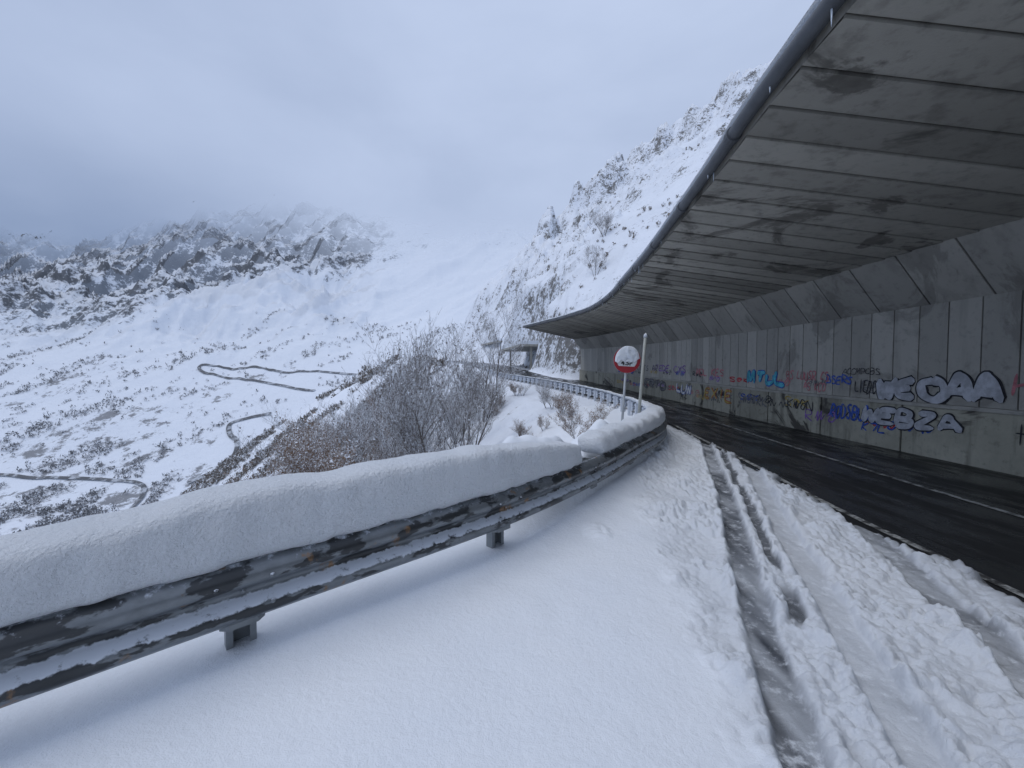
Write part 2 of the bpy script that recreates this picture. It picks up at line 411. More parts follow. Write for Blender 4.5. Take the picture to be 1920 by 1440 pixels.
def track(f, hw, depth, dirtv, y0, y1, lk=.2):
    global z, dirt, rg
    d = np.abs(X-f(Y)+w*.6)/1.3
    k = sst(hw*1.25, hw*.8, d)*sst(y0, y0+.3, Y)*sst(y1, y1-1.2, Y)
    tgt = ZR(Y)-depth+.006*fbm(X/.08, Y/.3, 3, 79)+lump*lk
    z = z*(1-k)+tgt*k
    rim = np.exp(-((d-hw*1.45)/.045)**2)*sst(y0, y0+.3, Y)*sst(y1, y1-1.2, Y)
    z = z+.022*rim*(1-k)*(1+1.2*fbm(X/.09, Y/.09, 2, 81))
    dirt = np.maximum(dirt, k*dirtv*(.8+.5*fbm(X/.12, Y/.6, 3, 80)))
    rg = rg*(1-.6*k)
track(T2, .085, .044, .34, 0, 9, .15)
track(T1, .078, .052, .90, -1, 10, .25)
track(T3, .085, .048, .66, -1, 8, .35)
d = np.abs(X-T1(Y)-.25+w)/1.3
k = sst(.05, .03, d)*sst(-.2, .2, fbm(X/.5, Y/.9, 2, 90))
z = z*(1-k)+(ZR(Y)-.052+lump*.4)*k; dirt = np.maximum(dirt, k*.85)
band = sst(T3(Y)+.1, T3(Y)+.3, X)*sst(ASPH(Y)+.1, ASPH(Y)-.1, X)
dirt = np.maximum(dirt, band*.3*sst(-.1, .4, fbm(X/.3, Y/.8, 3, 91)))
ed = X-ASPH(Y)-.14*fbm(X/.5, Y/.5, 4, 77)-.05*fbm(X/.1, Y/.1, 2, 78)
dirt = np.maximum(dirt, sst(-.22, .02, ed)*.8)
k = sst(-.10, .10, ed)
z = z*(1-k)+(ZR(Y)-.11)*k
d = np.hypot((X-.85)/.14, (Y-3.9)/.22)
z = z+.022*sst(1.2, .5, d)*(.5+chunk(.08, 33))
z = np.where(S > 3.4, z-.3*(S-3.4), z)
me = grid_mesh("snow_ground", X, Y, z, {"dirt": np.clip(dirt, 0, 1), "rough": rg})
o = mkobj("snow_ground", me, M_snow)
setmeta(o, "smooth fresh snow on the verge with churned tyre tracks", "snow", "structure")

# ------------------------------------------------------------------ asphalt
ys = np.concatenate([np.arange(-8, 40, .5), np.arange(40, 150, 1.5)])
tt = np.linspace(0, 1, 14)
x0 = np.where(ys < 15, np.minimum(RAIL(ys)+.75, 4.9), RAIL(ys)+.75)
x1 = np.where(ys < 38, WALL(ys)-.02, RAIL(ys)+6.2-1.6*sst(75, 90, ys))
XX = x0[:, None]*(1-tt)+x1[:, None]*tt; YY = np.repeat(ys[:, None], 14, 1)
me = grid_mesh("road", XX, YY, ZR(YY)-.06)
o = mkobj("road", me, M_asph)
setmeta(o, "wet black asphalt mountain road curving away", "road", "structure")
m, nt, out = newmat("worn_line_paint")
c = mixc(nt, mr(nt, noi(nt, 9, 5, .7), .42, .6), (.42, .43, .42), (.04, .04, .04)); bsdf(nt, out, c, .5); M_line = m
LINE = herm([-2, 2, 5.9, 9.6, 18, 26, 38], [5.6, 5.68, 5.88, 6.2, 6.75, 6.5, 5.3])
LINE2 = herm([-2, 2.8, 4.4, 7.2, 9.6, 12.5], [3.75, 3.78, 3.88, 4.3, 4.6, 4.95])
for f, a, b in ((LINE, -1, 36), (LINE2, 0, 12)):
    ys = np.arange(a, b, .3); XX = np.stack([f(ys)-.04, f(ys)+.04], 1); YY = np.stack([ys, ys], 1)
    o = mkobj("road_marking", grid_mesh("road_marking", XX, YY, ZR(YY)-.055), M_line)
    setmeta(o, "worn white line painted on wet asphalt", "road marking", "structure")

# ------------------------------------------------------------------ avalanche gallery
gal = empty("avalanche_gallery", (8, 15, 0))
setmeta(gal, "long curved concrete avalanche gallery with graffiti covered wall", "avalanche gallery")
Minv = Matrix.Translation((-8, -15, 0))
def gpart(name, me, mat, smooth=False, label=None, parent=gal):
    me.transform(Minv)
    o = mkobj(name, me, mat, parent, smooth)
    if label: o["label"] = label
    return o
def edgeY(yw): return np.where(yw < 15, yw, 15+(yw-15)*18/23.)
def loft(name, A, B, nsub, recess, saw, mat, flip, smooth=False, y0=-9.0, pan=1.05, tone=(.82, 1.12), gw=.012, gt=.30):
    """panelled surface between space curves A(yw) and B(yw)"""
    k = int(round((38-y0)/pan)); step = (38-y0)/k
    g = gw/pan
    ts = []; rec = []; tn = []; sw = []
    for i in range(k):
        a = random.uniform(*tone)
        for t, r_, s_ in ((0.0, 1, 0), (g, 1, 0), (g*2, 0, 1.), (1-g*2, 0, 0.), (1-g, 1, 0)):
            ts.append(y0+(i+t)*step); rec.append(r_); tn.append(gt if r_ else a); sw.append(s_)
    ts.append(38.); rec.append(0); tn.append(1); sw.append(0)
    ts = np.array(ts); rec = np.array(rec, float); tn = np.array(tn); sw = np.array(sw)
    a = A(ts); b = B(ts)
    u = np.linspace(0, 1, nsub+1)
    P = a[:, None, :]*(1-u[None, :, None])+b[:, None, :]*u[None, :, None]
    P = P+rec[:, None, None]*np.array(recess)+sw[:, None, None]*np.array(saw)
    tn = np.repeat(tn[:, None], nsub+1, 1)
    me = grid_mesh(name, P[..., 0], P[..., 1], P[..., 2], {"tone": tn}, flip)
    return gpart(name, me, mat, smooth)
def cv(fx, fz, fy=None):
    def g(t):
        y = fy(t) if fy is not None else t
        return np.stack([fx(y), y, ZR(t)+fz], 1)
    return g
E0 = cv(lambda y: EDGE(y)+.10, 4.36, edgeY)
H0 = cv(lambda y: WALL(y)-.72, 3.82)
W0 = cv(lambda y: WALL(y), 2.88)
Wb = cv(lambda y: WALL(y), .90)
loft("ceiling", E0, H0, 8, (0, 0, .05), (0, 0, -.022), M_ceil, True, tone=(.70, 1.12), pan=.53, gw=.006, gt=.4)
loft("haunch", H0, W0, 2, (.05, 0, .02), (0, 0, 0), M_wall, True, tone=(.66, .95), gw=.009)
loft("wall", W0, Wb, 3, (.04, 0, 0), (0, 0, 0), M_wall, True, tone=(.78, 1.10), pan=.53, gw=.006, gt=.4)
P0 = cv(lambda y: WALL(y)-.10, .94); P1 = cv(lambda y: WALL(y)-.12, -.10); P00 = cv(lambda y: WALL(y)+.02, .96)
loft("plinth", P0, P1, 3, (.03, 0, 0), (0, 0, 0), M_plinth, True, pan=2.1, tone=(.85, 1.1))
ys = np.linspace(-9, 38, 90)
LP = cv(lambda y: WALL(y)-.135, .965); LQ = cv(lambda y: WALL(y)-.135, .90); LR = cv(lambda y: WALL(y)-.09, .90); LS = cv(lambda y: WALL(y)+.02, .968)
Pq = np.stack([g_(ys) for g_ in (LS, LP, LQ, LR)], 1)
gpart("ledge", grid_mesh("ledge", Pq[..., 0], Pq[..., 1], Pq[..., 2], {"tone": np.ones(Pq.shape[:2])*.95}), M_wall)
def strip(fns, name, mat, smooth=False, nn=90, nz_=0):
    ys = np.linspace(-9, 38, nn)
    P = np.stack([f(ys) for f in fns], 1)
    if nz_:
        P[..., 2] += nz_*fbm(P[..., 0]/1.5, P[..., 1]/1.5, 3, 99)
    return gpart(name, grid_mesh(name, P[..., 0], P[..., 1], P[..., 2], {"tone": np.ones(P.shape[:2])}), mat, smooth)
F = lambda dx, z: cv(lambda y: EDGE(y)+dx, z, edgeY)
Wf = lambda dx, z: cv(lambda y: WALL(y)+dx, z)
strip([F(.10, 4.36), F(.10, 4.52), Wf(1.2, 4.30), Wf(1.2, -.3), Wf(.15, -.3), Wf(.15, 2.9), Wf(-.6, 3.92), F(.10, 4.42)], "roof_slab", M_ceil)
strip([F(.12, 4.525), F(.0, 4.53), F(-.06, 4.565), F(.03, 4.62), F(.5, 4.70), Wf(-1.5, 4.65), Wf(1.25, 4.6), Wf(1.25, 4.25)], "roof_snow", M_cap, True, 200, .03)
def prof(i, pts):
    return [f(np.array([i]))[0] for f in pts]
pts = prof(38., [F(.10, 4.36), F(.10, 4.52), Wf(1.2, 4.30), Wf(1.2, -.3), Wf(.0, -.3), Wf(0, 2.88), Wf(-.72, 3.82)])
gpart("end_face", tone1(pymesh("end_face", pts, [tuple(range(len(pts)))])), M_wall)
v = []; f = []
ys = np.linspace(-6, 38, 150); pe = F(-.01, 4.43)(ys)
tube(v, f, pe, [.075]*len(pe), 14)
gpart("gutter_pipe", pymesh("gutter_pipe", v, f), M_pipe, True)
for yw in np.arange(.6, 38, 2.1):
    v = []; f = []
    p = F(-.01, 4.43)(np.array([yw, yw+.10]))
    tube(v, f, p, [.092, .092], 14)
    gpart("pipe_clamp", pymesh("pipe_clamp", v, f), M_pipe, False)
for i in range(26):
    v = []; f = []
    yw = random.uniform(3.0, 24); q = F(random.uniform(-.05, .08), 4.358)(np.array([yw]))[0]
    L = random.uniform(.05, .16)
    tube(v, f, [q, q-np.array([0, 0, L*.6]), q-np.array([0, 0, L])], [.009, .005, .001], 5)
    gpart("icicle", pymesh("icicle", v, f), M_ice, True)

# graffiti drawn as spray strokes -----------------------------------------------
GL = {'A': [[(0, 0), (.35, .9), (.55, 1), (.7, .8), (1, 0)], [(.2, .38), (.8, .42)]],
 'B': [[(0, 0), (.05, 1), (.7, .92), (.7, .6), (.15, .52), (.85, .45), (.85, .08), (0, 0)]],
 'C': [[(.95, .85), (.5, 1), (.05, .6), (.1, .15), (.55, 0), (.95, .15)]],
 'D': [[(0, 0), (.05, 1), (.7, .9), (.95, .5), (.7, .08), (0, 0)]],
 'E': [[(.9, 1), (.15, .95), (0, .5), (.1, .06), (.95, 0)], [(.05, .5), (.7, .54)]],
 'H': [[(.05, 0), (.05, 1)], [(.95, 1), (.9, 0)], [(.05, .45), (.9, .55)]],
 'I': [[(.5, 0), (.45, 1)]], 'K': [[(.05, 0), (.05, 1)], [(.9, 1), (.1, .45), (.95, 0)]],
 'L': [[(.05, 1), (.05, .1), (.95, 0)]], 'M': [[(0, 0), (.12, 1), (.5, .3), (.88, 1), (1, 0)]],
 'N': [[(0, 0), (.05, 1), (.9, .05), (1, 1)]], 'O': [[(.5, 1), (.08, .75), (.08, .2), (.5, 0), (.95, .25), (.9, .8), (.5, 1)]],
 'P': [[(.05, 0), (.1, 1), (.85, .9), (.8, .5), (.1, .42)]], 'R': [[(.05, 0), (.1, 1), (.85, .88), (.75, .52), (.1, .45), (.95, 0)]],
 'S': [[(.9, .9), (.4, 1), (.1, .75), (.8, .4), (.75, .05), (.05, .08)]], 'T': [[(0, .95), (1, 1)], [(.5, 1), (.45, 0)]],
 'U': [[(.05, 1), (.08, .2), (.5, 0), (.9, .2), (.95, 1)]], 'W': [[(0, 1), (.22, 0), (.5, .7), (.75, 0), (1, 1)]],
 'X': [[(0, 1), (1, 0)], [(1, 1), (.05, 0)]], 'Z': [[(0, 1), (.95, .95), (.05, .05), (1, 0)]],
 '7': [[(0, 1), (.95, .95), (.35, 0)]], '+': [[(.5, 0), (.5, 1)], [(.05, .5), (.95, .5)]], '.': [[(.4, 0), (.5, .1)]],
 '~': [[(0, .2), (.2, .9), (.35, .1), (.55, 1), (.7, .2), (1, .8)]], '@': [[(0, .5), (.3, 1), (.8, .8), (.6, .1), (.2, .2), (.5, .7), (1, .6)]]}
pm = {}
def paint(name, c, hole=.7):
    if name not in pm:
        m, nt, out = newmat(name)
        n = noi(nt, 7, 6, .75)
        col = mixc(nt, mr(nt, noi(nt, 4, 5, .7), .35, .65), c, tuple(min(1, k*1.6+.03) for k in c))
        b = bsdf(nt, out, col, .6, link=False)
        tr = nd(nt, 'ShaderNodeBsdfTransparent')
        ms = nd(nt, 'ShaderNodeMixShader', {0: mr(nt, n, .50, .66, .05, hole), 1: b.outputs[0], 2: tr.outputs[0]})
        nt.links.new(ms.outputs[0], out.inputs[0]); pm[name] = m
    return pm[name]
def graffiti(body, yc, zc, width, height, mat, eps, sw, plinth=False, seed=0, label=None, over=1.0, slant=.12):
    """body painted from far to near along the wall, sw = stroke width"""
    R_ = random.Random(seed*7+1)
    n = len(body); cw = width/n; V = []; Fc = []; layer = 0
    for i, ch in enumerate(body):
        jw = R_.uniform(.85, 1.15); jh = R_.uniform(.85, 1.15); jz = R_.uniform(-.08, .08); js = R_.uniform(-.15, .15)
        if ch == ' ': continue
        for st in GL[ch]:
            P = np.array(st, float)
            P = P+np.array([[R_.uniform(-.07, .07), R_.uniform(-.07, .07)] for _ in st])
            t = np.arange(len(P)); tt = np.linspace(0, len(P)-1, 8*len(P))
            if len(P) > 2: px = herm(t, P[:, 0])(tt); pz = herm(t, P[:, 1])(tt)
            else: px = np.interp(tt, t, P[:, 0]); pz = np.interp(tt, t, P[:, 1])
            u = -width/2+(i+.08)*cw+px*cw*.84*jw*over; zz = ((pz-.5)*jh+jz)*height
            u = u+(slant+js)*zz
            tu = np.gradient(u); tz = np.gradient(zz); L = np.hypot(tu, tz)+1e-6
            hw = sw/2*(1+.18*np.sin(tt*3+seed+i))*np.clip(np.minimum(np.arange(len(tt))+.6, len(tt)-np.arange(len(tt))-.4)/2.5, .35, 1)
            b = len(V)
            for k in range(len(tt)):
                for sgn in (-1, 1):
                    uu = u[k]-tz[k]/L[k]*hw[k]*sgn; vv = zz[k]+tu[k]/L[k]*hw[k]*sgn
                    y = yc-uu; zq = zc+vv
                    x = float(WALL(y))-eps-(.10+.02*(.94-zq)/1.04 if plinth else 0.)-layer*.0004-k*.00003
                    V.append((x, y, float(ZR(y))+zq))
            for k in range(len(tt)-1): Fc.append((b+2*k, b+2*k+1, b+2*k+3, b+2*k+2))
            layer += 1
    gpart("graffiti", pymesh("graffiti", V, Fc), mat, False, label)
sil = paint("silver_spray", (.38, .39, .42), .10); blk = paint("black_spray", (.012, .012, .016), .12); blu = paint("blue_spray", (.02, .07, .35)); blkf = paint("faded_black_spray", (.025, .025, .03))
red = paint("red_spray", (.4, .03, .04), .4); pnk = paint("pink_spray", (.42, .14, .16)); cyn = paint("cyan_spray", (.05, .34, .44), .4); vio = paint("violet_spray", (.2, .1, .35)); wht = paint("white_spray", (.6, .6, .62)); gfd = paint("faded_grey_spray", (.13, .13, .135)); yel = paint("yellow_spray", (.38, .28, .06))
def throwup(body, yc, zc, w, h, inner, outer, sw, plinth, seed, label=None, k=1.55):
    graffiti(body, yc, zc, w, h, outer, .006, sw*k, plinth, seed, label, 1.06)
    graffiti(body, yc, zc, w, h, inner, .018, sw, plinth, seed, None, 1.06)
throwup("WEOAA", 7.62, 1.25, 2.25, .36, sil, blk, .155, False, 1, "silver bubble graffiti outlined in black", 1.42)
throwup("WEBZA", 8.0, .62, 2.0, .26, sil, blk, .105, True, 5, "faded silver graffiti on the plinth", 1.5)
graffiti("LIEDOP", 9.0, 1.22, .70, .32, blk, .010, .028, seed=2)
graffiti("ACCMPCBS", 9.2, 1.58, 1.0, .14, blkf, .010, .02, seed=3)
graffiti("BSERS", 9.8, 1.36, .8, .19, blu, .010, .038, seed=4)
throwup("MTUL", 12.7, 1.32, 1.9, .36, cyn, blu, .11, False, 6, "cyan and blue graffiti lettering")
graffiti("BS LUUSR CS", 10.9, 1.45, 1.6, .22, pnk, .010, .035, seed=7)
graffiti("AS KCD", 10.6, 1.15, .8, .2, pnk, .010, .03, seed=17)
throwup("EXIE", 15.4, .60, 2.1, .38, yel, red, .07, True, 8, "red and yellow graffiti on the plinth")
throwup("LUW", 18.4, .62, 1.6, .34, wht, blu, .10, True, 9)
graffiti("RODSBUA", 9.35, .62, 1.1, .32, blu, .010, .05, True, seed=10)
graffiti("K~@N", 11.0, .62, 1.0, .28, blkf, .010, .035, True, seed=11)
graffiti("K7L", 8.7, .34, .6, .18, blu, .010, .035, True, seed=12)
graffiti("HS", 6.15, 1.35, .5, .36, pnk, .010, .04, seed=13)
graffiti("ATEDE CXS", 20.5, 1.50, 4.2, .30, vio, .012, .06, seed=14)
graffiti("MOL KES", 16.3, 1.42, 2.3, .27, pnk, .012, .055, seed=15)
graffiti("S~@~RK", 13.2, .56, 1.6, .32, gfd, .012, .045, True, seed=16)
graffiti("+", 6.15, .58, .24, .36, blk, .012, .022, True, seed=18)
graffiti("NOLTS AR", 23.5, 1.45, 3.6, .3, gfd, .012, .06, seed=20)
throwup("ZUKO", 27, 1.35, 3.0, .4, blu, gfd, .14, False, 21)
throwup("ERTO", 22.0, .58, 3.0, .40, gfd, blkf, .12, True, 22)
cols = [blkf, blu, red, gfd, blkf, vio, gfd, yel, blkf, pnk]
for i in range(38):
    y_ = 7.2+i*.56+random.uniform(-.3, .3)
    pl = i % 3 != 0
    zc_ = random.uniform(.35, .70) if pl else random.uniform(1.12, 1.32)
    graffiti(random.choice(["~@", "@~~", "~N~", "R~@", "~~", "S@K"]), y_, zc_, random.uniform(.5, .9)*(1+.04*y_), random.uniform(.14, .26), cols[i % 10], .0045, random.uniform(.016, .03)*(1+.05*y_), pl, seed=40+i)

# ------------------------------------------------------------------ small galleries further up the road
def small_gallery(cx, cy, w, l, zb, h, rot, label):
    e = empty("avalanche_gallery", (cx, cy, zb)); e.rotation_euler = (0, 0, rot)
    setmeta(e, label, "avalanche gallery")
    def add(name, boxes, mat):
        v = []; f = []
        for b in boxes: box(v, f, *b)
        me = tone1(pymesh(name, v, f))
        mkobj(name, me, mat, e, False)
    add("roof", [(-w/2, w/2, -l/2, l/2, h, h+.28)], M_ceil)
    add("roof_snow", [(-w/2+.02, w/2-.05, -l/2+.02, l/2-.02, h+.282, h+.7)], M_cap)
    add("wall", [(w/2-2.5, w/2-.1, -l/2+.1, l/2-.1, -1, h-.003)], M_ceil)
    for k in range(2):
        y = -l/2+.6+k*(l-1.6)
        add("pillar", [(-w/2+1.4, -w/2+1.65, y, y+.3, -1.5, h-.003)], M_ceil)
small_gallery(4.0, 58, 9.0, 14, 2.3, 2.4, .22, "small concrete avalanche gallery with snowy roof")
small_gallery(-1.5, 84, 7.0, 12, 4.4, 2.8, .35, "distant concrete avalanche shelter roofed with snow")

# ------------------------------------------------------------------ guardrail
dense = np.linspace(-1.5, 46, 6000)
xx = RAIL(dense); ds = np.hypot(np.diff(xx), np.diff(dense)); arc = np.concatenate([[0], np.cumsum(ds)])
def at(s):
    y = np.interp(s, arc, dense); x = RAIL(y)
    ty = 1.0; tx = (RAIL(y+.02)-RAIL(y-.02))/.04
    L = np.hypot(tx, ty); return x, y, tx/L, ty/L
def s_of_y(y): return float(np.interp(y, dense, arc))
gr = empty("guardrail", (0, 0, 0))
setmeta(gr, "galvanised steel guardrail curving along the road edge", "guardrail")
pw = np.array([(0, .535), (.012, .53), (.03, .515), (.075, .485), (.082, .465), (.082, .445), (.075, .425), (.025, .395), (.012, .378), (.012, .352), (.025, .335), (.075, .305), (.082, .285), (.082, .262), (.075, .245), (.03, .215), (.012, .2), (0, .195)])
def beam(Sa, name, mat):
    x, y, tx, ty = at(Sa)
    P = np.repeat(pw[None], len(Sa), 0)+np.stack([.004*vn(Sa/1.7, Sa*0), .006*vn(Sa/2.3, Sa*0+5)], 1)[:, None, :]
    XX = x[:, None]+P[..., 0]*ty[:, None]; YY = y[:, None]-P[..., 0]*tx[:, None]; ZZ = ZR(y)[:, None]+P[..., 1]
    sh = np.repeat((np.arange(len(pw)) < 8).astype(float)[None], len(Sa), 0)
    o = mkobj(name, grid_mesh(name, XX, YY, ZZ, {"shield": sh if mat is M_steel else sh*0}), mat, gr)
    md = o.modifiers.new("thick", 'SOLIDIFY'); md.thickness = .004; md.offset = 0
sj = s_of_y(9.0)
beam(np.append(np.arange(0, sj, .12), sj), "rail_beam", M_steel)
beam(np.arange(sj, arc[-1], .3), "rail_beam", M_steelf)
postY = [.2, 2.19, 3.53, 4.83, 6.07]
postS = [s_of_y(y) for y in postY]
while postS[-1] < s_of_y(10)-1.6: postS.append(postS[-1]+1.55)
nnear = len(postS)
while postS[-1] < arc[-1]-1.1: postS.append(postS[-1]+1.0)
def boltat(s, off, z):
    v = []; f = []
    x, y, tx, ty = at(np.array([s])); x = x[0]; y = y[0]; n = np.array([ty[0], -tx[0], 0])
    c = np.array([x, y, ZR(y)+z])+n*off
    tube(v, f, [c, c+n*.010, c+n*.014], [.014, .013, .006], 8)
    mkobj("bolt", pymesh("bolt", v, f), M_steel, gr, False)
for s in postS[:6]:
    for ds_ in (-.13, .13):
        for z_ in (.44, .29): boltat(s+ds_, .083, z_)
    boltat(s, .014, .365)
def post_mesh(mat, k=1.35):
    v = []; f = []
    box(v, f, -.055*k, .055*k, -.160, -.154, -.45, .50)
    box(v, f, -.055*k, -.049*k, -.154, -.080, -.45, .50)
    box(v, f, .049*k, .055*k, -.154, -.080, -.45, .50)
    box(v, f, -.049*k, -.030*k, -.086, -.080, -.45, .50)
    box(v, f, .030*k, .049*k, -.086, -.080, -.45, .50)
    a = pymesh("post", v, f); a.materials.append(mat)
    v = []; f = []
    hexp = [(-.075, -.079), (.075, -.079), (.11, -.03), (.07, .01), (-.07, .01), (-.11, -.03)]
    for z_ in (.16, .47):
        for p in hexp: v.append((p[0], p[1], z_))
    for q in range(6): f.append((q, (q+1) % 6, 6+(q+1) % 6, 6+q))
    f.append(tuple(range(5, -1, -1))); f.append(tuple(range(6, 12)))
    b = pymesh("spacer_block", v, f); b.materials.append(mat)
    return a, b
M_post = mat_simple("grey_post_steel", (.16, .175, .185), (.34, .36, .37), .5, 9, .2)
PN = post_mesh(M_post); PF = post_mesh(M_steelf, 1.0)
for i, s in enumerate(postS):
    x, y, tx, ty = [float(q[0]) for q in at(np.array([s]))]
    ang = math.atan2(-tx, ty)-math.pi/2
    for nm, me_ in zip(("post", "spacer_block"), PN if i < nnear else PF):
        p = bpy.data.objects.new(nm, me_); COL.objects.link(p); p.parent = gr
        p.location = (x, y, float(ZR(y))); p.rotation_euler = (0, 0, ang)

# snow lying on the rail
def drift(y0, y1, top, wid, name, label, seed, step=.025, n=34, e=.42, lum=1.):
    s0, s1 = s_of_y(y0), s_of_y(y1)
    Sa = np.arange(s0, s1, step)
    x, y, tx, ty = at(Sa)
    tp = top(y)+lum*(.022*fbm(Sa/.8, Sa*0, 3, seed)+.012*vn(Sa/.25, Sa*0, seed+8)); wd = wid(y)
    th = np.linspace(0, 2*np.pi, n+1)[:-1]
    ca = np.cos(th); sa = np.sin(th)
    sx = np.sign(ca)*np.abs(ca)**e; sz = np.sign(sa)*np.abs(sa)**e
    bot = .528
    endk = np.minimum(sst(-.01, .05, Sa-s0), sst(-.01, .05, s1-Sa))*.10+.90
    hh = (tp-bot)/2; cz = bot+hh
    offc = .055-wd/2
    P0_ = offc[:, None]+sx[None]*(wd/2*endk)[:, None]; P1_ = cz[:, None]+sz[None]*(hh*endk)[:, None]
    up = np.clip((P1_-bot)/(2*hh[:, None]), 0, 1)
    P0_ = P0_-.05*up**1.5+.014*fbm(Sa[:, None]/.12+0*th, P1_/.12, 4, seed+3)+.008*vn(Sa[:, None]/.35+0*th, P1_/.5, seed+6)
    P1_ = P1_+.012*fbm(Sa[:, None]/.2, P0_/.2+0*th, 3, seed+4)*up*lum
    P1_ = P1_-(1-up)*.016*np.clip(vn(Sa[:, None]/.09+0*th, 0*th[None]+0*Sa[:, None], seed+9), 0, 1)
    XX = x[:, None]+P0_*ty[:, None]; YY = y[:, None]-P0_*tx[:, None]; ZZ = ZR(y)[:, None]+P1_
    r, c = XX.shape
    vv = np.stack([XX, YY, ZZ], -1).reshape(-1, 3).tolist(); ff = []
    for i in range(r-1):
        for k in range(c):
            ff.append((i*c+k, i*c+(k+1) % c, (i+1)*c+(k+1) % c, (i+1)*c+k))
    ff.append(tuple(range(c))[::-1]); ff.append(tuple((r-1)*c+k for k in range(c)))
    o = mkobj(name, pymesh(name, vv, ff), M_cap)
    setmeta(o, label, "snow")
    return o
drift(-1.2, 4.55, herm([-2, 1.2, 1.7, 2.1, 2.5, 3.5, 4.0, 4.3, 4.6], [.84, .83, .84, .89, .90, .89, .85, .81, .77]), herm([-2, 4, 4.6], [.36, .36, .32]), "snow_drift", "thick long block of snow lying on the guardrail", 200, e=.34)
drift(4.98, 12.5, herm([4.9, 5.3, 6.5, 8, 10, 12.5], [.67, .74, .77, .80, .70, .62]), herm([4.9, 8, 12.5], [.36, .40, .22]), "snow_drift", "rounded snow cap on the bend of the guardrail", 210, e=.6, lum=2.6)
drift(12.55, 45, herm([12.5, 20, 46], [.62, .60, .59]), herm([12, 20, 46], [.16, .14, .13]), "snow_drift", "thin line of snow along the curving guardrail", 220, .15, 12)

# ------------------------------------------------------------------ road sign
def text_mesh(body, size, offset=0.):
    cu = bpy.data.curves.new("t", 'FONT'); cu.body = body; cu.size = size; cu.offset = offset
    cu.resolution_u = 3; cu.align_x = 'CENTER'; cu.align_y = 'CENTER'
    ob = bpy.data.objects.new("t", cu); COL.objects.link(ob)
    bpy.context.view_layer.update()
    me = bpy.data.meshes.new_from_object(ob.evaluated_get(bpy.context.evaluated_depsgraph_get()))
    bpy.data.objects.remove(ob); bpy.data.curves.remove(cu)
    me.materials.clear()
    return me
sg = empty("road_sign", (2.50, 9.0, .1)); setmeta(sg, "round red and white sign half covered by snow on grey pole", "road sign")
sg.rotation_euler = (0, math.radians(3.5), math.radians(-8))
v = []; f = []; tube(v, f, [(0, 0, -.3), (0, 0, 1.98)], [.028, .028], 12); mkobj("pole", pymesh("pole", v, f), M_pole, sg)
def disc(name, r0, r1, y, mat, seg=48, thick=0., cz=1.75):
    v = []; f = []
    for k in range(seg):
        a = 2*math.pi*k/seg
        v.append((r1*math.cos(a), y, cz+r1*math.sin(a)))
    if r0 > 0:
        for k in range(seg):
            a = 2*math.pi*k/seg; v.append((r0*math.cos(a), y, cz+r0*math.sin(a)))
        for k in range(seg): f.append((k, (k+1) % seg, seg+(k+1) % seg, seg+k))
    else:
        f.append(tuple(range(seg)))
    if thick:
        b = len(v)
        for k in range(seg):
            a = 2*math.pi*k/seg; v.append((r1*math.cos(a), y+thick, cz+r1*math.sin(a)))
        for k in range(seg): f.append((k, b+k, b+(k+1) % seg, (k+1) % seg))
        f.append(tuple(b+k for k in range(seg))[::-1])
    return mkobj(name, pymesh(name, v, f), mat, sg, False)
disc("plate", 0, .30, -.045, M_pole, thick=.012)
disc("sign_face", 0, .298, -.048, M_white)
disc("red_border", .225, .298, -.051, M_red)
pts = [(.23*math.cos(a), -.0525, 1.75+.23*math.sin(a)) for a in np.linspace(math.radians(220), math.radians(320), 24)]
mkobj("red_field", pymesh("red_field", pts, [tuple(range(24))]), M_red, sg, False)
me = text_mesh("4.5F", .145, .005); me.transform(Matrix.Translation((0, -.055, 1.672)) @ Matrix.Rotation(math.pi/2, 4, 'X'))
mkobj("lettering", me, M_black, sg, False)
nr, na = 14, 56
v = [(0, -.09, 1.86)]; f = []
for i in range(1, nr+1):
    for k in range(na):
        a = 2*math.pi*k/na; t = i/nr
        rr_ = 1-.07*float(vn(np.array(a*1.3), np.array(2.), 5))**2
        px = .275*t*math.cos(a)*rr_; pz = .325*t*math.sin(a)*rr_
        lim = -.030+.04*float(vn(np.array(px*14), np.array(0.), 8))+.02*math.sin(px*50+1)+.10*px
        if pz < lim: pz = lim+(pz-lim)*.06
        th = .05*math.sqrt(max(0, 1-t**3))*(1+.5*float(fbm(np.array(px*12), np.array(pz*12), 3, 9)))
        v.append((px, -.056-th, 1.755+pz))
for k in range(na): f.append((0, 1+k, 1+(k+1) % na))
for i in range(nr-1):
    for k in range(na):
        f.append((1+i*na+k, 1+(i+1)*na+k, 1+(i+1)*na+(k+1) % na, 1+i*na+(k+1) % na))
mkobj("snow_cover", pymesh("snow_cover", v, f), M_cap, sg)

mp = empty("marker_pole", (3.05, 9.5, .35)); setmeta(mp, "tall off-white snow marker pole leaning beside the guardrail", "marker pole")
mp.rotation_euler = (0, math.radians(4.2), 0)
v = []; f = []; tube(v, f, [(0, 0, -.5), (0, 0, 2.07), (0, 0, 2.1)], [.036, .036, .02], 12)
mkobj("shaft", pymesh("shaft", v, f), mat_simple("pole_paint", (.42, .42, .36), (.58, .58, .52), .5, 8), mp)
v = []; f = []; tube(v, f, [(0, 0, 2.05), (0, 0, 2.11), (0, 0, 2.16)], [.045, .045, .012], 12)
mkobj("snow_tip", pymesh("snow_tip", v, f), M_cap, mp)
mp2 = empty("marker_pole", (5.6, 41, .8)); setmeta(mp2, "thin snow marker pole beside the road", "marker pole")
v = []; f = []; tube(v, f, [(0, 0, 0), (0, 0, 2.2), (0, 0, 2.22)], [.05, .05, .02], 8)
mkobj("shaft", pymesh("shaft", v, f), M_white, mp2)

